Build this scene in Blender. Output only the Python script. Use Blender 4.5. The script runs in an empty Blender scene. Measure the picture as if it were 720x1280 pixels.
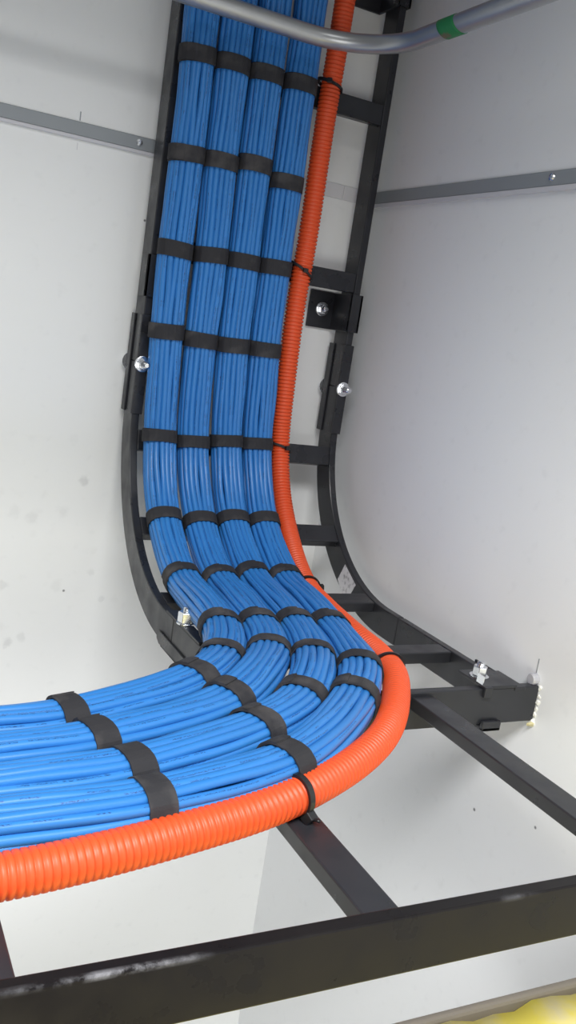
import bpy, bmesh, math, random
import numpy as np
from mathutils import Vector, Matrix
random.seed(7); rng = np.random.default_rng(7)
S = bpy.context.scene
COL = S.collection

# ------------------------------------------------------------------ camera
cd = bpy.data.cameras.new('camera'); cam = bpy.data.objects.new('camera', cd); COL.objects.link(cam)
right = Vector((0.88670472, -0.43726759, 0.15017255))
down = Vector((0.0470273, -0.23782553, -0.97016878))
fwd = Vector((0.45993823, 0.86731544, -0.1903175))
M = Matrix((right, -down, -fwd)).transposed().to_4x4()
M.translation = Vector((-0.66534554, -1.1528003, 0.0))
cam.matrix_world = M
cd.sensor_fit = 'VERTICAL'; cd.sensor_height = 36.0; cd.lens = 36.0 * 1145.6661 / 1280
cd.clip_start = 0.02; cd.clip_end = 50
S.camera = cam

# ------------------------------------------------------------------ light
W = bpy.data.worlds.new('room_light'); S.world = W; W.use_nodes = True
W.node_tree.nodes['Background'].inputs[0].default_value = (0.93, 0.97, 1.0, 1)
W.node_tree.nodes['Background'].inputs[1].default_value = 0.13
def area(name, loc, target, sx, sy, power, color, spread=180):
    l = bpy.data.lights.new(name, 'AREA'); l.shape = 'RECTANGLE'; l.size = sx; l.size_y = sy
    l.energy = power; l.color = color; l.spread = math.radians(spread)
    o = bpy.data.objects.new(name, l); COL.objects.link(o); o.location = loc
    o.rotation_euler = (Vector(target) - Vector(loc)).to_track_quat('-Z', 'Y').to_euler()
    return o
area('ceiling_light', (-1.10, -1.70, 1.06), (-1.10, -1.62, -2.0), 1.7, 0.60, 60.0, (1.0, 0.995, 0.985), 132)
area('added_fill', (-1.5, -2.9, -1.1), (-0.2, 0.0, -0.92), 1.6, 1.0, 5.6, (1.0, 0.99, 0.96), 66)  # added low fill to brighten the lower walls, source unseen
S.view_settings.view_transform = 'Standard'; S.view_settings.look = 'None'
S.view_settings.gamma = 1; S.view_settings.use_curve_mapping = False
S.view_settings.exposure = 0.06

# ------------------------------------------------------------------ materials
def mat(name, col, rough=0.5, metal=0.0, spec=0.5):
    m = bpy.data.materials.new(name); m.use_nodes = True
    b = m.node_tree.nodes['Principled BSDF']
    b.inputs['Base Color'].default_value = (*col, 1); b.inputs['Roughness'].default_value = rough
    b.inputs['Metallic'].default_value = metal; b.inputs['Specular IOR Level'].default_value = spec
    return m, m.node_tree, b
def node(nt, t, **kw):
    n = nt.nodes.new(t)
    for k, v in kw.items():
        if k in n.inputs: n.inputs[k].default_value = v
        else: setattr(n, k, v)
    return n
def mixcol(nt, fac, a, b, blend='MIX'):
    n = nt.nodes.new('ShaderNodeMix'); n.data_type = 'RGBA'; n.blend_type = blend
    for sock, v in ((n.inputs[0], fac), (n.inputs[6], a), (n.inputs[7], b)):
        if hasattr(v, 'links'): nt.links.new(v, sock)
        else: sock.default_value = v if isinstance(v, (int, float)) else (*v, 1)
    return n.outputs[2]
def math_(nt, op, a, b=0.0, clamp=False):
    n = nt.nodes.new('ShaderNodeMath'); n.operation = op; n.use_clamp = clamp
    for i, v in enumerate((a, b)):
        if hasattr(v, 'links'): nt.links.new(v, n.inputs[i])
        else: n.inputs[i].default_value = v
    return n.outputs[0]
def ramp(nt, src, p0, p1):
    n = nt.nodes.new('ShaderNodeMapRange'); n.clamp = True
    nt.links.new(src, n.inputs[0]); n.inputs[1].default_value = p0; n.inputs[2].default_value = p1
    return n.outputs[0]

def wall_mat(name, base, spots):
    m, nt, b = mat(name, base, 0.42, 0, 0.4)
    g = node(nt, 'ShaderNodeNewGeometry')
    n1 = node(nt, 'ShaderNodeTexNoise', Scale=2.2, Detail=5.0); nt.links.new(g.outputs['Position'], n1.inputs['Vector'])
    c = mixcol(nt, ramp(nt, n1.outputs[0], 0.3, 0.75), base, tuple(v * 0.965 for v in base))
    n2 = node(nt, 'ShaderNodeTexNoise', Scale=55.0, Detail=4.0); nt.links.new(g.outputs['Position'], n2.inputs['Vector'])
    c = mixcol(nt, math_(nt, 'MULTIPLY', ramp(nt, n2.outputs[0], 0.6, 0.8), 0.10), c, (0.35, 0.36, 0.37))
    nz = node(nt, 'ShaderNodeTexNoise', Scale=90.0, Detail=3.0); nt.links.new(g.outputs['Position'], nz.inputs['Vector'])
    tot = None
    for (loc, rad, k) in spots:                       # pencil dots, smudges and pin holes on the panel
        d = node(nt, 'ShaderNodeVectorMath', operation='DISTANCE'); nt.links.new(g.outputs['Position'], d.inputs[0])
        d.inputs[1].default_value = loc
        dd = math_(nt, 'ADD', math_(nt, 'DIVIDE', d.outputs['Value'], rad), math_(nt, 'MULTIPLY', math_(nt, 'SUBTRACT', nz.outputs[0], 0.5), 2.2 if rad > 0.003 else 0.3))
        f = math_(nt, 'MULTIPLY', ramp(nt, dd, 1.0, 0.45), k if rad < .003 else k * .6)
        tot = f if tot is None else math_(nt, 'MAXIMUM', tot, f)
    if tot is not None: c = mixcol(nt, tot, c, (0.06, 0.06, 0.07))
    nt.links.new(c, b.inputs['Base Color'])
    bump = node(nt, 'ShaderNodeBump', Strength=0.05, Distance=0.002); nt.links.new(n2.outputs[0], bump.inputs['Height'])
    nt.links.new(bump.outputs[0], b.inputs['Normal'])
    return m
M_wall_back = wall_mat('white_wall_panel', (0.875, 0.89, 0.885), [
    ((-.355, 0, -.227), .008, .28), ((-.380, 0, -.269), .010, .12), ((-.417, 0, -.279), .009, .14), ((-.44, 0, -.272), .010, .08),
    ((-.367, 0, -.375), .0022, .75), ((-.378, 0, -.368), .010, .09), ((-.334, 0, -.349), .006, .14), ((-.315, 0, -.386), .005, .16),
    ((-.434, 0, -.447), .008, .25), ((-.415, 0, -.440), .007, .16), ((-.445, 0, -.368), .008, .16), ((-.316, 0, .108), .002, .8)])
M_wall_right = wall_mat('white_wall_panel_side', (0.875, 0.89, 0.905), [
    ((0, -.441, -.482), .0024, .85), ((0, -.532, -.450), .0022, .8), ((0, -.151, -.213), .006, .06)])
M_floor, _, _ = mat('grey_floor', (0.42, 0.42, 0.41), 0.6)

def black_mat(name, base, scuff=False):
    m, nt, b = mat(name, base, 0.42, 0, 0.15 if scuff else 0.45)
    g = node(nt, 'ShaderNodeTexCoord')
    n = node(nt, 'ShaderNodeTexNoise', Scale=30.0, Detail=5.0); nt.links.new(g.outputs['Object'], n.inputs['Vector'])
    c = mixcol(nt, ramp(nt, n.outputs[0], 0.35, 0.7), base, tuple(v * 1.35 for v in base))
    nt.links.new(ramp(nt, n.outputs[0], 0.0, 1.4), b.inputs['Roughness'])
    if scuff:      # paint rubbed through along the upper front edge of the rail
        geo = node(nt, 'ShaderNodeNewGeometry'); sp = node(nt, 'ShaderNodeSeparateXYZ'); nt.links.new(geo.outputs['Position'], sp.inputs[0])
        ez = math_(nt, 'ABSOLUTE', math_(nt, 'SUBTRACT', sp.outputs[2], -0.3112)); ey = math_(nt, 'ABSOLUTE', math_(nt, 'SUBTRACT', sp.outputs[1], -0.7866))
        near = ramp(nt, math_(nt, 'ADD', ez, ey), 0.0036, 0.0006)
        n3 = node(nt, 'ShaderNodeTexNoise', Scale=42.0, Detail=6.0, Roughness=0.7); nt.links.new(geo.outputs['Position'], n3.inputs['Vector'])
        n4 = node(nt, 'ShaderNodeTexNoise', Scale=7.0, Detail=2.0); nt.links.new(geo.outputs['Position'], n4.inputs['Vector'])
        f = math_(nt, 'MULTIPLY', near, math_(nt, 'MULTIPLY', ramp(nt, n3.outputs[0], 0.42, 0.66), ramp(nt, n4.outputs[0], 0.38, 0.62)))
        c = mixcol(nt, f, c, (0.42, 0.42, 0.45))
    nt.links.new(c, b.inputs['Base Color'])
    return m
M_black = black_mat('black_powder_coat', (0.018, 0.019, 0.023))
M_black_near = black_mat('black_powder_coat_scuffed', (0.009, 0.008, 0.0085), True)
M_zinc, nt, b = mat('bright_zinc', (0.80, 0.82, 0.85), 0.22, 1.0)
M_strap, nt, b = mat('black_hook_and_loop', (0.030, 0.031, 0.036), 0.75, 0, 0.35)
g = node(nt, 'ShaderNodeTexCoord'); n = node(nt, 'ShaderNodeTexNoise', Scale=38.0, Detail=4.0); nt.links.new(g.outputs['Object'], n.inputs['Vector'])
nt.links.new(mixcol(nt, ramp(nt, n.outputs[0], 0.5, 0.8), (0.026, 0.026, 0.030), (0.085, 0.08, 0.08)), b.inputs['Base Color'])
n2 = node(nt, 'ShaderNodeTexNoise', Scale=900.0, Detail=2.0); nt.links.new(g.outputs['Object'], n2.inputs['Vector'])
bp = node(nt, 'ShaderNodeBump', Strength=0.4, Distance=0.0006); nt.links.new(n2.outputs[0], bp.inputs['Height']); nt.links.new(bp.outputs[0], b.inputs['Normal'])
M_tie, _, _ = mat('black_nylon', (0.012, 0.012, 0.014), 0.35)
M_trim, _, _ = mat('grey_metal_strip', (0.30, 0.325, 0.345), 0.45, 0.1)
M_trim_lip, _, _ = mat('pale_lip', (0.62, 0.62, 0.66), 0.5)
M_lit_trim_mark, _, _ = mat('lit_strip_and_mark', (0.70, 0.70, 0.72), 0.45)  # strip colour with brighter light put into it; one pencil mark borrows it
M_chip, _, _ = mat('broken_plaster', (0.85, 0.85, 0.80), 0.9)
M_plug, _, _ = mat('grey_plug', (0.45, 0.45, 0.48), 0.5)
M_ytape, _, _ = mat('yellowish_filler', (0.55, 0.50, 0.28), 0.8)
M_pipe, nt, b = mat('galvanised_steel', (0.52, 0.54, 0.57), 0.36, 0.8)
g = node(nt, 'ShaderNodeTexCoord'); n = node(nt, 'ShaderNodeTexNoise', Scale=25.0, Detail=3.0); nt.links.new(g.outputs['Object'], n.inputs['Vector'])
nt.links.new(mixcol(nt, n.outputs[0], (0.40, 0.41, 0.42), (0.56, 0.57, 0.58)), b.inputs['Base Color'])
M_green, nt, b = mat('green_tape', (0.015, 0.26, 0.09), 0.5)
g = node(nt, 'ShaderNodeTexCoord'); n = node(nt, 'ShaderNodeTexNoise', Scale=60.0, Detail=2.0); nt.links.new(g.outputs['Object'], n.inputs['Vector'])
nt.links.new(mixcol(nt, ramp(nt, n.outputs[0], 0.52, 0.62), (0.015, 0.21, 0.065), (0.14, 0.12, 0.08)), b.inputs['Base Color'])
M_orange, nt, b = mat('orange_corrugated_plastic', (0.76, 0.088, 0.020), 0.45, 0, 0.5)
b.inputs['Subsurface Weight'].default_value = 0.0

M_cable, nt, b = mat('blue_cable_jacket', (0.02, 0.22, 0.72), 0.36, 0, 0.5)
uv = node(nt, 'ShaderNodeUVMap'); sp = node(nt, 'ShaderNodeSeparateXYZ'); nt.links.new(uv.outputs[0], sp.inputs[0])
oi = node(nt, 'ShaderNodeObjectInfo')
tone = mixcol(nt, oi.outputs['Random'], (0.027, 0.184, 0.52), (0.036, 0.214, 0.58))
# faint jacket printing: a thin broken line of tiny dark marks along each cable
vv = math_(nt, 'FRACT', math_(nt, 'ADD', sp.outputs[1], math_(nt, 'MULTIPLY', oi.outputs['Random'], 3.7)))
band = math_(nt, 'LESS_THAN', math_(nt, 'ABSOLUTE', math_(nt, 'SUBTRACT', vv, 0.5)), 0.05)
cb = node(nt, 'ShaderNodeCombineXYZ'); nt.links.new(math_(nt, 'MULTIPLY', sp.outputs[0], 650.0), cb.inputs[0]); nt.links.new(math_(nt, 'MULTIPLY', sp.outputs[1], 40.0), cb.inputs[1])
nt.links.new(math_(nt, 'MULTIPLY', oi.outputs['Random'], 50.0), cb.inputs[2])
ng = node(nt, 'ShaderNodeTexNoise', Scale=1.0, Detail=1.0); nt.links.new(cb.outputs[0], ng.inputs['Vector'])
cb2 = node(nt, 'ShaderNodeCombineXYZ'); nt.links.new(math_(nt, 'MULTIPLY', sp.outputs[0], 60.0), cb2.inputs[0]); nt.links.new(math_(nt, 'MULTIPLY', oi.outputs['Random'], 91.0), cb2.inputs[1])
nw = node(nt, 'ShaderNodeTexNoise', Scale=1.0, Detail=0.0); nt.links.new(cb2.outputs[0], nw.inputs['Vector'])
pr = math_(nt, 'MULTIPLY', band, math_(nt, 'MULTIPLY', math_(nt, 'GREATER_THAN', ng.outputs[0], 0.52), math_(nt, 'GREATER_THAN', nw.outputs[0], 0.46)))
nt.links.new(mixcol(nt, math_(nt, 'MULTIPLY', pr, 0.85), tone, (0.01, 0.03, 0.12)), b.inputs['Base Color'])
M_label, nt, b = mat('printed_label', (0.62, 0.62, 0.65), 0.5)
g = node(nt, 'ShaderNodeTexCoord'); n = node(nt, 'ShaderNodeTexNoise', Scale=150.0, Detail=3.0); nt.links.new(g.outputs['Object'], n.inputs['Vector'])
nt.links.new(mixcol(nt, ramp(nt, n.outputs[0], 0.52, 0.75), (0.60, 0.60, 0.63), (0.16, 0.16, 0.18)), b.inputs['Base Color'])
M_yellow, nt, b = mat('mottled_yellow_foam', (0.85, 0.72, 0.12), 0.8)
g = node(nt, 'ShaderNodeTexCoord'); n = node(nt, 'ShaderNodeTexNoise', Scale=22.0, Detail=4.0); nt.links.new(g.outputs['Object'], n.inputs['Vector'])
nt.links.new(mixcol(nt, ramp(nt, n.outputs[0], 0.42, 0.62), (0.98, 0.84, 0.12), (0.88, 0.78, 0.42)), b.inputs['Base Color'])
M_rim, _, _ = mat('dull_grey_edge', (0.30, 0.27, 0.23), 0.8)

# ------------------------------------------------------------------ helpers
def empty(name, loc, label, cat, group=None):
    o = bpy.data.objects.new(name, None); COL.objects.link(o); o.location = loc; o.empty_display_size = 0.02
    o['label'] = label; o['category'] = cat
    if group: o['group'] = group
    return o
def tag(o, label, cat, group=None):
    o['label'] = label; o['category'] = cat
    if group: o['group'] = group
    return o
class MB:
    def __init__(s): s.v = []; s.f = []; s.uv = []
    def add(s, vs, fs, uv=None):
        k = len(s.v); s.v += [tuple(map(float, p)) for p in vs]; s.f += [tuple(i + k for i in f) for f in fs]
        if uv: s.uv += uv
        return s
    def box(s, a, b):
        (x0, y0, z0), (x1, y1, z1) = [min(p) for p in zip(a, b)], [max(p) for p in zip(a, b)]
        return s.add([(x0,y0,z0),(x1,y0,z0),(x1,y1,z0),(x0,y1,z0),(x0,y0,z1),(x1,y0,z1),(x1,y1,z1),(x0,y1,z1)],
                     [(0,3,2,1),(4,5,6,7),(0,1,5,4),(1,2,6,5),(2,3,7,6),(3,0,4,7)])
    def rings(s, R, closed_ends=True, loop=False):
        n = len(R[0]); k = [p for r in R for p in r]; f = []
        m = len(R) if loop else len(R) - 1
        for i in range(m):
            a, b = i * n, ((i + 1) % len(R)) * n
            for j in range(n): f.append((a + j, a + (j + 1) % n, b + (j + 1) % n, b + j))
        if closed_ends and not loop: f += [tuple(range(n))[::-1], tuple(range((len(R) - 1) * n, len(R) * n))]
        return s.add(k, f)
    def lathe(s, c, axis, prof, n=24, hexa=False):
        axis = Vector(axis).normalized(); u = axis.orthogonal().normalized(); w = axis.cross(u); c = Vector(c)
        R = []
        for (t, r) in prof:
            R.append([c + axis * t + (u * math.cos(2*math.pi*j/n) + w * math.sin(2*math.pi*j/n)) * r for j in range(n)])
        return s.rings(R)
    def build(s, name, m, parent=None, smooth=False, bevel=0.0, kind=None):
        me = bpy.data.meshes.new(name)
        org = Vector((0, 0, 0))
        if parent: org = parent_world(parent)
        me.from_pydata([tuple(Vector(p) - org) for p in s.v], [], s.f)
        if s.uv:
            ul = me.uv_layers.new(name='UVMap')
            for l in me.loops: ul.data[l.index].uv = s.uv[l.vertex_index]
        bm = bmesh.new(); bm.from_mesh(me); bmesh.ops.recalc_face_normals(bm, faces=bm.faces); bm.to_mesh(me); bm.free()
        me.materials.append(m)
        if smooth:
            for p in me.polygons: p.use_smooth = True
        o = bpy.data.objects.new(name, me); COL.objects.link(o)
        if parent: o.parent = parent
        if kind: o['kind'] = kind
        if bevel:
            md = o.modifiers.new('bevel', 'BEVEL'); md.width = bevel; md.segments = 2; md.limit_method = 'ANGLE'; md.angle_limit = math.radians(40)
        return o
def parent_world(p):
    v = Vector((0, 0, 0))
    while p is not None: v += p.location; p = p.parent
    return v

# surface of the vertical ladder, its bend and the horizontal run: (x, s along the run, h above the rungs)
RCY, RCZ, R0 = -0.25, -0.115, 0.2
LS = R0 * math.pi / 2
def surf(x, s, h):
    if s <= 0: return (x, -0.05 - h, RCZ - s)
    if s >= LS: return (x, RCY - (s - LS), RCZ - R0 + h)
    th = s / R0; r = R0 - h
    return (x, RCY + r * math.cos(th), RCZ - r * math.sin(th))
def catmull(P, step=0.008):
    P = np.array(P, float); d = np.linalg.norm(np.diff(P, axis=0), axis=1) ** 0.5
    t = np.concatenate([[0], np.cumsum(d)]); out = []
    m = np.zeros_like(P)
    for i in range(len(P)):
        if i == 0: m[i] = (P[1] - P[0]) / (t[1] - t[0])
        elif i == len(P) - 1: m[i] = (P[-1] - P[-2]) / (t[-1] - t[-2])
        else:
            a = (P[i] - P[i-1]) / (t[i] - t[i-1]); b2 = (P[i+1] - P[i]) / (t[i+1] - t[i])
            m[i] = (a * (t[i+1] - t[i]) + b2 * (t[i] - t[i-1])) / (t[i+1] - t[i-1])
    for i in range(len(P) - 1):
        h = t[i+1] - t[i]; n = max(2, int(np.linalg.norm(P[i+1] - P[i]) / step * 2))
        for k in range(n):
            u = k / n
            out.append((2*u**3-3*u**2+1)*P[i] + (u**3-2*u**2+u)*h*m[i] + (-2*u**3+3*u**2)*P[i+1] + (u**3-u**2)*h*m[i+1])
    out.append(P[-1]); out = np.array(out)
    L = np.concatenate([[0], np.cumsum(np.linalg.norm(np.diff(out, axis=0), axis=1))])
    n = int(L[-1] / step) + 1; q = np.linspace(0, L[-1], n)
    out = np.stack([np.interp(q, L, out[:, k]) for k in range(2)], 1)
    for _ in range(3): out[1:-1] = 0.25 * out[:-2] + 0.5 * out[1:-1] + 0.25 * out[2:]
    return out, q
class Path:
    def __init__(s, pts, step=0.006):
        s.p, s.l = catmull(pts, step)
        s.t = np.gradient(s.p, s.l, axis=0); s.t /= np.linalg.norm(s.t, axis=1)[:, None]
    def at(s, l):
        p = np.array([np.interp(l, s.l, s.p[:, k]) for k in range(2)]); t = np.array([np.interp(l, s.l, s.t[:, k]) for k in range(2)])
        return p, t / np.linalg.norm(t)
    def pos(s, l, w, h):
        p, t = s.at(l); n = (t[1], -t[0])          # to the right when travelling down
        ss = p[1] + n[1] * w
        return Vector(surf(p[0] + n[0] * w, ss, h + .0040 * math.exp(-((ss - .557) / .040) ** 2)))   # riding over the rear tray rail
    def near(s, x, ss): return s.l[np.argmin(np.hypot(s.p[:, 0] - x, s.p[:, 1] - ss))]
def tube(centers, r, n=10, uvlen=None):
    C3 = [Vector(c) for c in centers]; mb = MB(); R = []; uv = []
    T = [(C3[min(i+1, len(C3)-1)] - C3[max(i-1, 0)]).normalized() for i in range(len(C3))]
    u = T[0].orthogonal().normalized()
    if T[0].z < -0.9: u = (Vector((0, -1, 0)) - T[0] * Vector((0, -1, 0)).dot(T[0])).normalized()
    L = 0
    for i, c in enumerate(C3):
        u = (u - T[i] * u.dot(T[i])).normalized(); w = T[i].cross(u)
        if i: L += (c - C3[i-1]).length
        rr = r[i] if hasattr(r, '__len__') else r
        R.append([c + (u * math.cos(2*math.pi*j/n) + w * math.sin(2*math.pi*j/n)) * rr for j in range(n)])
        uv += [(L, abs(2*j/n - 1)) for j in range(n)]
    mb.rings(R); mb.uv = uv
    return mb
def arcbox(mb, x0, x1, s0, s1, h0, h1, n=1):
    """a bar following the run between two stations"""
    R = []
    for i in range(n + 1):
        s = s0 + (s1 - s0) * i / n
        R.append([surf(x0, s, h0), surf(x1, s, h0), surf(x1, s, h1), surf(x0, s, h1)])
    return mb.rings(R)

# ------------------------------------------------------------------ setting
XL = -2.4; YF = -3.2; ZB = -2.3; ZT = 1.6
MB().box((XL, 0, ZB), (0.12, 0.12, ZT)).build('wall_back', M_wall_back, kind='structure')
wr = MB().box((0, YF, ZB), (0.12, -0.0002, ZT)).build('wall_right', M_wall_right, kind='structure')
MB().box((XL, YF, ZB - 0.1), (-0.0002, -0.0002, ZB)).build('floor', M_floor, kind='structure')
# metal strip over the panel joint
def strip(name, a, b, along, m, z0=.188, z1=.2035, d=.003):
    mb = MB()
    if along == 'x': mb.box((a, -d, z0), (b, -.0002, z1))
    else: mb.box((-d, a, z0), (-.0002, b, z1))
    o = mb.build(name, m, bevel=.0008); o['kind'] = 'structure'; return o
t1 = strip('trim_1', XL, -.3105, 'x', M_trim); t2 = strip('trim_2', -3.1, -.0032, 'y', M_trim)
t3 = strip('trim_3', -.3100, -.046, 'x', M_lit_trim_mark, .186, .205, .0022); strip('trim_4', -.0455, -.0035, 'x', M_lit_trim_mark, .186, .205, .0018)  # same strip behind the ladder, its different lighting painted as a paler colour
MB().box((XL, -.004, .1835), (-.3105, -.0004, .1878)).build('lower_lip', M_trim_lip, t1, bevel=.001)  # paler lip along the lower edge of the strip
MB().box((-.0045, -3.1, .182), (-.0004, -.0035, .1878)).build('lower_lip', M_trim_lip, t2, bevel=.001)
def screw(c, ax, parent):
    return MB().lathe(c, ax, [(0, .0042), (.0012, .0042), (.0022, .0034), (.0024, .0018), (.0014, .0015)], 16).build('screw', M_zinc, parent, bevel=0)
screw((-.335, -.003, .196), (0, -1, 0), t1); screw((-.003, -.368, .1965), (-1, 0, 0), t2)
# pencil tick marks over and under the strip
tk = MB().box((-.4085, -.0004, .205), (-.4072, -.00005, .215)).build('pencil_mark', M_trim, t1)
tk = MB().box((-.4085, -.0004, .172), (-.4075, -.00005, .180)).build('pencil_mark', M_lit_trim_mark, t1)
# broken plaster around the rail end on the side wall
mb = MB(); rr = random.Random(3)
def chip(cy, cz, r, d, m=None):
    k = 9; c = [(-.0001, cy, cz)] ; ring = []
    for j in range(k):
        a = 2*math.pi*j/k; q = r * rr.uniform(.6, 1.15); ring.append((-.0002, cy + q*math.cos(a), cz + q*math.sin(a)))
    top = [(-d * rr.uniform(.5, 1), cy + (p[1]-cy)*.55, cz + (p[2]-cz)*.55) for p in ring]
    (m or mb).rings([ring, top])
for cy, cz, r, d in [(-.4985,-.313,.0038,.002),(-.4995,-.322,.0030,.0012),(-.4992,-.328,.0040,.002),(-.4985,-.336,.0032,.0012),(-.4990,-.342,.0036,.002),(-.497,-.350,.0052,.004)]: chip(cy, cz, r, d)
mb.build('broken_plaster', M_chip, wr)
mb = MB(); chip(-.499, -.352, .0035, .009, mb); mb.build('filler', M_ytape, wr)
MB().lathe((-.0002, -.490, -.3065), (-1, 0, 0), [(0, .006), (.006, .0062), (.0075, .005)], 14).build('wall_plug', M_plug, wr)
MB().box((-.0005, -.4895, -.30), (-.0001, -.4885, -.285)).build('pencil_mark', M_trim, wr)

# ------------------------------------------------------------------ ladders
XA, XB, RW = -.319, -.022, .010       # outer faces of the two rails, rail width
lad = empty('cable_ladder', (-.1705, -.033, .3), 'straight black steel cable ladder fixed upright on the back wall', 'cable ladder')
for x0 in (XA, XB - RW): MB().box((x0, -.050, -.0628), (x0 + RW, -.0145, 1.15)).build('rail', M_black, lad, bevel=.0012)
for z in (.077, .292, .510, .73, .95): MB().box((XA + RW, -.0495, z - .0127), (XB - RW, -.0365, z + .0127)).build('rung', M_black, lad, bevel=.0012)
bend = empty('ladder_bend', (-.1705, -.10, -.18), 'curved black ladder section sweeping from the upright ladder towards the tray', 'cable ladder')
for x0 in (XA, XB - RW): arcbox(MB(), x0, x0 + RW, -.0518, .344, 0, -.0355, 44).build('rail', M_black, bend, bevel=.0012)
for s in (.044, .156, .2786): arcbox(MB(), XA + RW, XB - RW, s - .0127, s + .0127, -.0005, -.0135, 3).build('rung', M_black, bend, bevel=.0012)
# sticker on the inner face of the right rail of the bend: four corners
xs = XB - RW - .0004
st = MB(); qd = [(xs, -.1425, -.289), (xs, -.1300, -.3135), (xs, -.158, -.3385), (xs, -.1765, -.307)]
st.add(qd + [(xs + .0003, y, z) for _, y, z in qd], [(0,1,2,3),(7,6,5,4),(0,1,5,4),(1,2,6,5),(2,3,7,6),(3,0,4,7)])
so = st.build('sticker', M_label, bend); so['label'] = 'pale printed sticker on the rail'
ext = empty('ladder_end_section', (-.1705, -.39, -.33), 'short level black ladder section between the bend and the rear tray rail', 'cable ladder')
for x0 in (XA, XB - RW): MB().box((x0, -.2815, -.3505), (x0 + RW, -.4872, -.315)).build('rail', M_black, ext, bevel=.0012)
MB().box((XA + RW, -.3655, -.3285), (XB - RW, -.3905, -.3155)).build('rung', M_black, ext, bevel=.0012)

tray = empty('cable_tray', (-.6, -.64, -.33), 'level black steel ladder tray in the foreground, its rear rail ending in the right wall', 'cable tray')
MB().box((-1.6, -.498, -.349), (-.0006, -.488, -.311)).build('rail', M_black, tray, bevel=.0012)
r_ = MB().box((-1.6, -.787, -.349), (-.0006, -.777, -.311)).build('rail', M_black_near, tray, bevel=.0012); r_['label'] = 'nearest rail, scuffed along its top edge'
for x in (-.146, -.3645, -.5825, -.801, -1.02, -1.24): MB().box((x - .0127, -.7772, -.3270), (x + .0127, -.4978, -.3148)).build('rung', M_black, tray, bevel=.0012)
# weld beads where the rungs meet the rails
# ------------------------------------------------------------------ hardware
def nut_parts(parent, c, ax, nut_r=.0075, thread=.010, nh=.006):
    """washer, hex nut and the threaded end standing out along ax"""
    MB().lathe(c, ax, [(0, .0098), (.0014, .0098), (.0016, .0092)], 28).build('washer', M_zinc, parent)
    MB().lathe(Vector(c) + Vector(ax) * .0017, ax, [(0, nut_r*.93), (.0008, nut_r), (nh - .0008, nut_r), (nh, nut_r*.9)], 6).build('nut', M_zinc, parent, bevel=.0004)
    prof = []
    t = nh
    while t < nh + thread:
        prof += [(t, .0037), (t + .0006, .0042)]; t += .0012
    prof.append((t, .0034)); prof.append((t + .0006, .0026))
    MB().lathe(Vector(c) + Vector(ax) * .0012, ax, prof, 16).build('threaded_bolt', M_zinc, parent)
def channel(mb, x0, x1, z0, z1, y_open, y_web, t=.0022):
    """U channel, web at y_web, legs reaching to y_open"""
    s = 1 if y_web > y_open else -1
    mb.box((x0 - t, y_web - s * t, z0), (x1 + t, y_web, z1))
    mb.box((x0 - t, y_open, z0), (x0 - .0001, y_web - s * t, z1)); mb.box((x1 + .0001, y_open, z0), (x1 + t, y_web - s * t, z1))
    return mb
for x0, lab in ((XA, 'two-piece black splice clamp with bright nut on the left rail of the upright ladder'),
                (XB - RW, 'two-piece black splice clamp with bright nut on the right rail of the upright ladder')):
    sp_ = empty('splice_clamp', (x0 + RW/2, -.033, -.066), lab, 'clamp', 'splice clamps on the upright ladder')
    channel(MB(), x0, x0 + RW, -.127, -.005, -.0415, -.0528).build('front_channel', M_black, sp_, bevel=.0006)
    # rear channel stands slightly off the rail, flared at its middle
    mb = MB(); R = []
    for i in range(9):
        u = i / 8; z = -.005 - .122 * u; bow = .0035 * (1 - (2*u - 1)**2)
        R.append([(x0 - .0023, -.0215, z), (x0 - .0001, -.0215, z), (x0 - .0001, -.0140, z), (x0 + RW + .0001, -.0140, z), (x0 + RW + .0001, -.0215, z), (x0 + RW + .0023, -.0215, z), (x0 + RW + .0023, -.0085 + .0, z), (x0 - .0023 , -.0085 + 0, z)])
    mb.rings(R); mb.build('rear_channel', M_black, sp_, bevel=.0005)
    nut_parts(sp_, (x0 + RW/2, -.0530, -.065), (0, -1, 0))
    MB().lathe((x0 + RW/2, -.0083, -.066), (0, 1, 0), [(0, .0125), (.0014, .0125), (.0016, .0085), (.0060, .0082), (.0066, .007)], 20).build('bolt_head', M_zinc, sp_)
# wall brackets: plate on the wall, leg along the rail, lip wrapped over its front
def bracket(z0, z1, side, lab):
    e = empty('wall_bracket', (XB - .04 if side > 0 else XA + .04, -.01, (z0 + z1)/2), lab, 'bracket', 'wall brackets of the upright ladder')
    if side > 0: xi, xo, xp = XB - RW, XB, XB - RW - .0405
    else: xi, xo, xp = XA + RW, XA, XA + RW + .0405
    sg = -1 if side > 0 else 1
    MB().box((xi + sg*.0003, -.0042, z0), (xp, -.0004, z1)).build('wall_plate', M_black, e, bevel=.0006)
    MB().box((xi + sg*.0001, -.0555, z0), (xi + sg*.0034, -.0044, z1)).build('side_plate', M_black, e, bevel=.0005)
    MB().box((xi + sg*.0034, -.0538, z0), (xo - sg*.0034, -.0503, z1)).box((xo - sg*.0001, -.0538, z0), (xo - sg*.0034, -.030, z1)).build('front_lip', M_black, e, bevel=.0005)
    c = ((xi + xp)/2 - sg*.002 + sg*.002, -.0043, (z0 + z1)/2 + .001)
    nut_parts(e, c, (0, -1, 0), .0068, .005)
bracket(.0125, .0625, 1, 'square black wall bracket with bright bolt beside the right rail, lower one')
bracket(.424, .474, 1, 'square black wall bracket on the right rail at the very top of the photo')
bracket(.0165, .0665, -1, 'black bracket clip on the left rail above the splice clamp')
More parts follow.
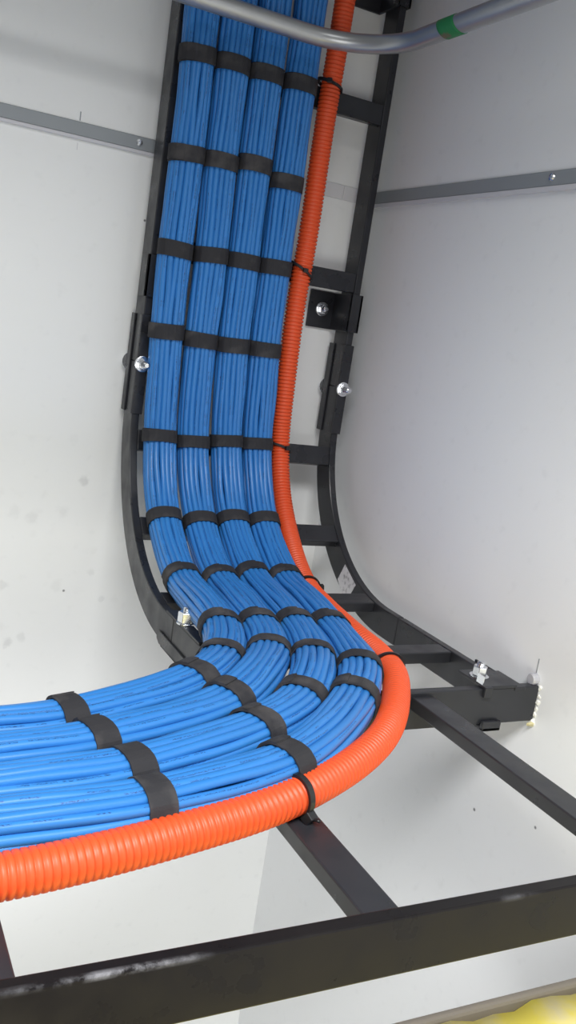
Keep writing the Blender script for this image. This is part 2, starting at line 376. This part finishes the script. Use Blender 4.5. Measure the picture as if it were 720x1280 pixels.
# left joint of bend and end section: channel under the rail, cap on top, bolt through
j = empty('splice_clamp', (XA + RW/2, -.30, -.33), 'black splice clamp with bright nut where the bend meets the level section on the left', 'clamp')
mb = MB(); R = []
for i in range(15):                                # lower channel with a rounded nose
    u = i / 14; y = -.2420 - .113 * u; rise = .0115 * math.sqrt(max(0, 1 - max(0, 1 - u*9)**2)) if u < .111 else .0115
    R.append([(XA - .0032, y, -.3545), (XA + RW + .0032, y, -.3545), (XA + RW + .0032, y, -.3545 + .004 + rise), (XA - .0032, y, -.3545 + .004 + rise)])
mb2 = MB()
prof = [( -.355, -.3545)]
def chan_side(x0, x1):
    p = [(-.3560, -.3545), (-.2440, -.3490), (-.2400, -.3450), (-.2410, -.3400), (-.2455, -.3375), (-.3560, -.3405)]
    p = [(-.3560, -.3545), (-.2500, -.3535), (-.2425, -.3500), (-.2400, -.3450), (-.2425, -.3410), (-.2480, -.3395), (-.3560, -.3410)]
    mb2.rings([[(x0, y, z) for y, z in p], [(x1, y, z) for y, z in p]])
chan_side(XA - .0024, XA - .0001); chan_side(XA + RW + .0001, XA + RW + .0024)
mb2.box((XA - .0024, -.3560, -.3545), (XA + RW + .0024, -.2560, -.3522))
mb2.build('lower_channel', M_black, j, bevel=.0005)
mb = MB().box((XA - .0001, -.2560, -.3148), (XA + RW + .0024, -.3560, -.3126)).box((XA + RW + .0001, -.2560, -.3260), (XA + RW + .0024, -.3560, -.3148))
mb.build('upper_channel', M_black, j, bevel=.0005)
nut_parts(j, (XA + RW/2 + .001, -.300, -.3125), (0, 0, 1), .0092, .004, .0115)
# right joint on the rear tray rail
j = empty('rail_junction_bracket', (-.05, -.475, -.311), 'black junction bracket with bright nut where the bend meets the rear tray rail', 'bracket')
MB().box((-.0745, -.4998, -.3107), (-.0325, -.4560, -.3078)).build('top_plate', M_black, j, bevel=.0006)
MB().box((-.0340, -.4550, -.3147), (-.0195, -.4990, -.3108)).build('rail_cap', M_black, j, bevel=.001)
MB().box((-.0219, -.418, -.3260), (-.0192, -.4540, -.3130)).build('side_lip', M_black, j, bevel=.0008)
MB().box((-.0745, -.5025, -.3190), (-.0650, -.4985, -.3080)).build('upper_hook', M_black, j, bevel=.001)
MB().box((-.0700, -.5035, -.3545), (-.0465, -.4985, -.3440)).box((-.0700, -.5035, -.3545), (-.0465, -.4800, -.3497)).build('lower_hook', M_black, j, bevel=.0015)
nut_parts(j, (-.062, -.4750, -.3077), (0, 0, 1), .0076, .004, .0095)
MB().box((-.0738, -.4960, -.3078), (-.0727, -.4860, -.2990)).build('washer_tab', M_zinc, j)

# ------------------------------------------------------------------ cable bundles
D = .0070; RAD = D/2 * 1.04
paths = [
 [(-.301,-1.2),(-.300,-.7),(-.298,-.438),(-.296,-.296),(-.296,-.192),(-.294,-.092),(-.287,.039),(-.286,.160),(-.288,.273),(-.301,.428),(-.334,.509),(-.385,.567),(-.498,.616),(-.56,.624),(-.80,.632),(-1.5,.640)],
 [(-.258,-1.2),(-.257,-.7),(-.255,-.450),(-.253,-.299),(-.250,-.189),(-.249,-.087),(-.243,.041),(-.240,.161),(-.242,.276),(-.259,.428),(-.284,.503),(-.365,.601),(-.487,.652),(-.56,.663),(-.80,.672),(-1.5,.680)],
 [(-.214,-1.2),(-.213,-.7),(-.211,-.462),(-.209,-.304),(-.207,-.192),(-.205,-.086),(-.197,.039),(-.195,.157),(-.197,.267),(-.216,.424),(-.245,.518),(-.300,.603),(-.364,.650),(-.475,.694),(-.56,.703),(-.80,.712),(-1.5,.720)],
 [(-.168,-1.2),(-.167,-.7),(-.165,-.475),(-.164,-.296),(-.163,-.192),(-.161,-.091),(-.154,.038),(-.152,.155),(-.155,.270),(-.179,.432),(-.213,.549),(-.255,.610),(-.361,.702),(-.470,.735),(-.565,.742),(-.80,.752),(-1.5,.760)]]
straps = [
 [(-.300,-.408),(-.295,-.296),(-.296,-.192),(-.295,-.092),(-.285,.039),(-.287,.160),(-.288,.273),(-.301,.425),(-.333,.509),(-.383,.567),(-.498,.618)],
 [(-.255,-.409),(-.253,-.299),(-.249,-.189),(-.250,-.087),(-.243,.041),(-.239,.161),(-.241,.276),(-.261,.428),(-.280,.499),(-.365,.601),(-.487,.662)],
 [(-.213,-.407),(-.209,-.304),(-.207,-.192),(-.205,-.086),(-.197,.039),(-.195,.157),(-.196,.267),(-.216,.424),(-.245,.518),(-.302,.603),(-.364,.646),(-.475,.698)],
 [(-.167,-.407),(-.164,-.296),(-.163,-.192),(-.162,-.091),(-.154,.038),(-.152,.155),(-.155,.270),(-.179,.432),(-.215,.553),(-.253,.604),(-.361,.708),(-.470,.745)]]
B0 = .0022
LAY = []                                            # the outer shell of cables: nothing to see inside a bundle
_a = np.linspace(0, 2*math.pi, 721); _x = np.sign(np.cos(_a)) * np.abs(np.cos(_a)) ** .78 * .0164; _y = np.sign(np.sin(_a)) * np.abs(np.sin(_a)) ** .78 * .0138
_l = np.concatenate([[0], np.cumsum(np.hypot(np.diff(_x), np.diff(_y)))])
for k in range(16):
    q = _l[-1] * (k + .35) / 16
    LAY.append((float(np.interp(q, _l, _x)), float(np.interp(q, _l, _y)) + .0138 + B0 + RAD))
def hull(pts):
    pts = sorted(set(pts))
    def half(P):
        o = []
        for p in P:
            while len(o) > 1 and (o[-1][0]-o[-2][0])*(p[1]-o[-2][1]) - (o[-1][1]-o[-2][1])*(p[0]-o[-2][0]) <= 0: o.pop()
            o.append(p)
        return o
    a = half(pts); b = half(pts[::-1]); return a[:-1] + b[:-1]
def section(offset, n=56, wscale=1.0):
    P = []
    for (w, h) in LAY:
        for j in range(14):
            a = 2*math.pi*j/14; P.append((round(w*wscale + (RAD + offset)*math.cos(a), 6), round(h + (RAD + offset)*math.sin(a), 6)))
    Hh = np.array(hull(P)); Hc = np.vstack([Hh, Hh[:1]])
    L = np.concatenate([[0], np.cumsum(np.linalg.norm(np.diff(Hc, axis=0), axis=1))]); q = np.linspace(0, L[-1], n + 1)[:-1]
    return [(float(np.interp(a, L, Hc[:, 0])), float(max(.0003, np.interp(a, L, Hc[:, 1])))) for a in q]
def wsc(path, l):
    x, ss = path.at(l)[0]; return 1.0 + .05 * math.exp(-((ss - .52) / .06) ** 2) * min(1, max(0, (x + .42) / .08)) - .09 * min(1, max(0, (-x - .36) / .08))
names = ['blue network cable bundle nearest the left ladder rail, on the inside of the turn',
         'blue network cable bundle second from the left ladder rail',
         'blue network cable bundle third from the left rail, second in from the orange conduit',
         'blue network cable bundle running right beside the orange conduit, outermost in the turn']
PTH = []
for bi in range(4):
    pa = Path(paths[bi]); PTH.append(pa)
    p0 = surf(*pa.at(pa.near(-.2, .1))[0], 0)
    e = empty('cable_bundle', p0, names[bi], 'cable bundle', 'blue cable bundles on the ladder')
    Ls = [l for l in pa.l]
    lst = [pa.near(*q) for q in straps[bi]]
    for ci, (w, h) in enumerate(LAY):
        ph = rng.uniform(0, 6.28, 6); pts = []
        for l in Ls:
            # strands loosen a little between the straps
            dmin = min(abs(l - q) for q in lst); loose = min(1.0, dmin / .05)
            amp = .00055 + .0006 * loose
            dw = amp * (math.sin(l * 21 + ph[0]) * .6 + math.sin(l * 47 + ph[1]) * .4)
            dh = amp * .8 * (math.sin(l * 25 + ph[2]) * .6 + math.sin(l * 53 + ph[3]) * .4)
            if h > B0 + .027: dh += .0006 * loose
            pts.append(pa.pos(l, w * wsc(pa, l) + dw, max(RAD + .001, h + dh - .0002)))
        tube(pts, RAD, 10).build('cable', M_cable, e, smooth=True)
    for si, l0 in enumerate(lst):
        mb = MB(); hw = .0092; skew = rng.uniform(-.0012, .0012)
        sc = wsc(pa, l0)
        outer = section(.0015, wscale=sc); inner = section(.0005, wscale=sc)
        R = []
        for k in range(7):
            l = l0 + (k/6 - .5) * 2 * hw
            R.append([pa.pos(l + skew * w / .02, w, h) for w, h in outer])
        Rr = R + [[pa.pos(l0 + hw + skew * w / .02, w, h) for w, h in inner]] + [[pa.pos(l0 - hw + skew * w / .02, w, h) for w, h in inner]]
        mb.rings(Rr, loop=True)
        o2 = section(.0028, wscale=sc); n_ = len(o2)
        idx = [j for j in range(n_)]
        # overlapped tail over part of the top
        st_ = -.004 + rng.uniform(-.006, .006); sel = [j for j in range(n_) if o2[j][1] > .012 and o2[j][0] < st_]
        sel.sort(key=lambda j: (o2[j][0] + o2[j][1] * .3))
        if len(sel) > 3 and si % 3 != 2:
            sel.sort(key=lambda j: math.atan2(o2[j][1] - .016, o2[j][0]), reverse=True)
            sel = [j for j in sel if math.atan2(o2[j][1] - .016, o2[j][0]) > 0]
            lo = section(.0014, wscale=sc); RR = []
            for jj, j_ in enumerate(sel):
                a, b_ = o2[j_], lo[j_]
                RR.append([pa.pos(l0 - hw*.96, *a), pa.pos(l0 + hw*.96, *a), pa.pos(l0 + hw*.96, *b_), pa.pos(l0 - hw*.96, *b_)])
            mb.rings(RR)
        mb.build('strap', M_strap, e, bevel=0)

# ------------------------------------------------------------------ orange corrugated conduit
cp = [(-.118,-1.2),(-.118,-.8),(-.118,-.494),(-.120,-.377),(-.120,-.231),(-.1225,-.150),(-.119,-.02),(-.116,.045),(-.115,.101),(-.115,.180),(-.121,.246),(-.130,.314),(-.139,.367),(-.148,.438),(-.153,.490),(-.170,.543),(-.203,.599),(-.247,.652),(-.294,.690),(-.350,.722),(-.395,.741),(-.442,.754),(-.518,.770),(-.571,.777),(-.80,.790),(-1.5,.79)]
pc = Path(cp, .00078)
RCN = .0128
pts = [pc.pos(l, 0, RCN + .0006) for l in pc.l]
PITCH = .0047
rad = [RCN - .0021 * max(0.0, math.cos(2 * math.pi * l / PITCH)) ** 1.5 for l in pc.l]
cond = tube(pts, rad, 26).build('corrugated_conduit', M_orange, None, smooth=True)
tag(cond, 'orange corrugated plastic conduit following the outer side of the blue cables', 'conduit')

# cable ties round the conduit
def cable_tie(x, s, lab, side=1, big=False, tail=0.0, tilt=0.0, headang=60):
    l0 = pc.near(x, s); e = empty('cable_tie', pc.pos(l0, 0, RCN), lab, 'cable tie', 'black cable ties round the orange conduit')
    mb = MB(); hw = .0017 if not big else .0024; rings = []; n = 36
    ro, ri = RCN + .0024, RCN + .0003
    for j in range(n):
        a = 2*math.pi*j/n; ex = 1.0 + (.25 if not big else .08) * max(0, -math.cos(a))      # pulled out towards the cables
        q = []
        for (r, dl) in ((ri, -hw), (ro, -hw), (ro, hw), (ri, hw)):
            w = r * math.cos(a) * ex; h = RCN + .0006 + r * math.sin(a)
            q.append(pc.pos(l0 + dl + tilt * w, w, max(.0002, h)))
        rings.append(q)
    mb.rings(rings, loop=True); mb.build('band', M_tie, e, bevel=0)
    ha = math.radians(headang); R = []
    w = (RCN + .004) * math.cos(ha); h = RCN + (RCN + .004) * math.sin(ha)
    c = pc.pos(l0 + tilt * w, w, max(.004, h)); a1 = (pc.pos(l0 + .01, w, max(.004, h)) - c).normalized()
    nrm = (pc.pos(l0, w + .001 * math.cos(ha), max(.004, h) + .001 * math.sin(ha)) - pc.pos(l0, w, max(.004, h))).normalized(); a3 = a1.cross(nrm)
    k = .0032 if not big else .0042
    vs = [c + a1*sx*k*.9 + nrm*sy*k*.8 + a3*sz*k for sx in (-1,1) for sy in (-1,1) for sz in (-1,1)]
    MB().add(vs, [(0,1,3,2),(4,6,7,5),(0,4,5,1),(2,3,7,6),(0,2,6,4),(1,5,7,3)]).build('head', M_tie, e, bevel=.0008)
    if tail:
        t = [c + nrm * k * .5 + a3 * (i / 6) * tail + nrm * (i / 6)**2 * .004 for i in range(7)]
        tube(t, [.0011] * 7, 6).build('tail', M_tie, e, smooth=True)
cable_tie(-.119, -.419, 'black cable tie holding the conduit near the pipe, uppermost one', headang=125, tilt=.25)
cable_tie(-.122, -.193, 'black cable tie round the conduit just above the square wall bracket', headang=100, tilt=.5)
cable_tie(-.115, .039, 'black cable tie round the conduit on the rung below the splice clamps', headang=80, tilt=.4)
cable_tie(-.118, .277, 'black cable tie with round head on the conduit near the sticker', headang=12, tilt=.2)
cable_tie(-.159, .528, 'black cable tie round the conduit beside the rear tray rail', headang=185, tilt=.0)
cable_tie(-.365, .735, 'wide black cable tie looped round the conduit over the tray rung, lowest one', big=True, headang=-35, tail=.006, tilt=.1)

# ------------------------------------------------------------------ steel pipe across the top
P = []
ZP, RB = .3335, .095
for x in np.linspace(-1.8, -.1 - RB, 30): P.append((x, -.128, ZP))
for a in np.linspace(0, math.pi/2, 18)[1:]: P.append((-.1 - RB + RB*math.sin(a), -.128 - RB + RB*math.cos(a), ZP))
for y in np.linspace(-.128 - RB, -2.2, 30)[1:]: P.append((-.1, y, ZP))
pipe = tube(P, .0103, 28).build('steel_pipe', M_pipe, None, smooth=True)
tag(pipe, 'bent galvanised steel pipe crossing in front of the ladder at the top', 'pipe')
mb = MB(); R = []
for y in np.linspace(-.268, -.297, 8):
    R.append([(-.1 + .01075*math.cos(a), y + .006*math.sin(a*1.0), ZP + .01075*math.sin(a)) for a in np.linspace(0, 2*math.pi, 29)[:-1]])
mb.rings(R); gt = mb.build('tape', M_green, pipe, smooth=True); gt['label'] = 'green tape wrapped round the pipe'

# ------------------------------------------------------------------ yellow foam-covered duct low on the right
du = empty('insulated_duct', (-.5, -.82, -.56), 'yellow mottled foam-covered duct at the bottom right below the tray', 'duct')
bm = bmesh.new(); nx, ny = 60, 10
mb = MB(); R = []
for i in range(nx + 1):
    x = -1.2 + 1.199 * i / nx; ring = []
    for (y, z) in [(-.700,-.487),(-.76,-.484),(-.83,-.485),(-.90,-.488),(-.93,-.50),(-.93,-.57),(-.93,-.64),(-.82,-.65),(-.70,-.65),(-.695,-.57)]:
        jx = .0016 * math.sin(x*63 + y*40) + .0012 * math.sin(x*131 + z*90)
        ring.append((x, y + jx, z + jx * .8))
    R.append(ring)
mb.rings(R); mb.build('foam_cover', M_yellow, du, smooth=True, bevel=0)
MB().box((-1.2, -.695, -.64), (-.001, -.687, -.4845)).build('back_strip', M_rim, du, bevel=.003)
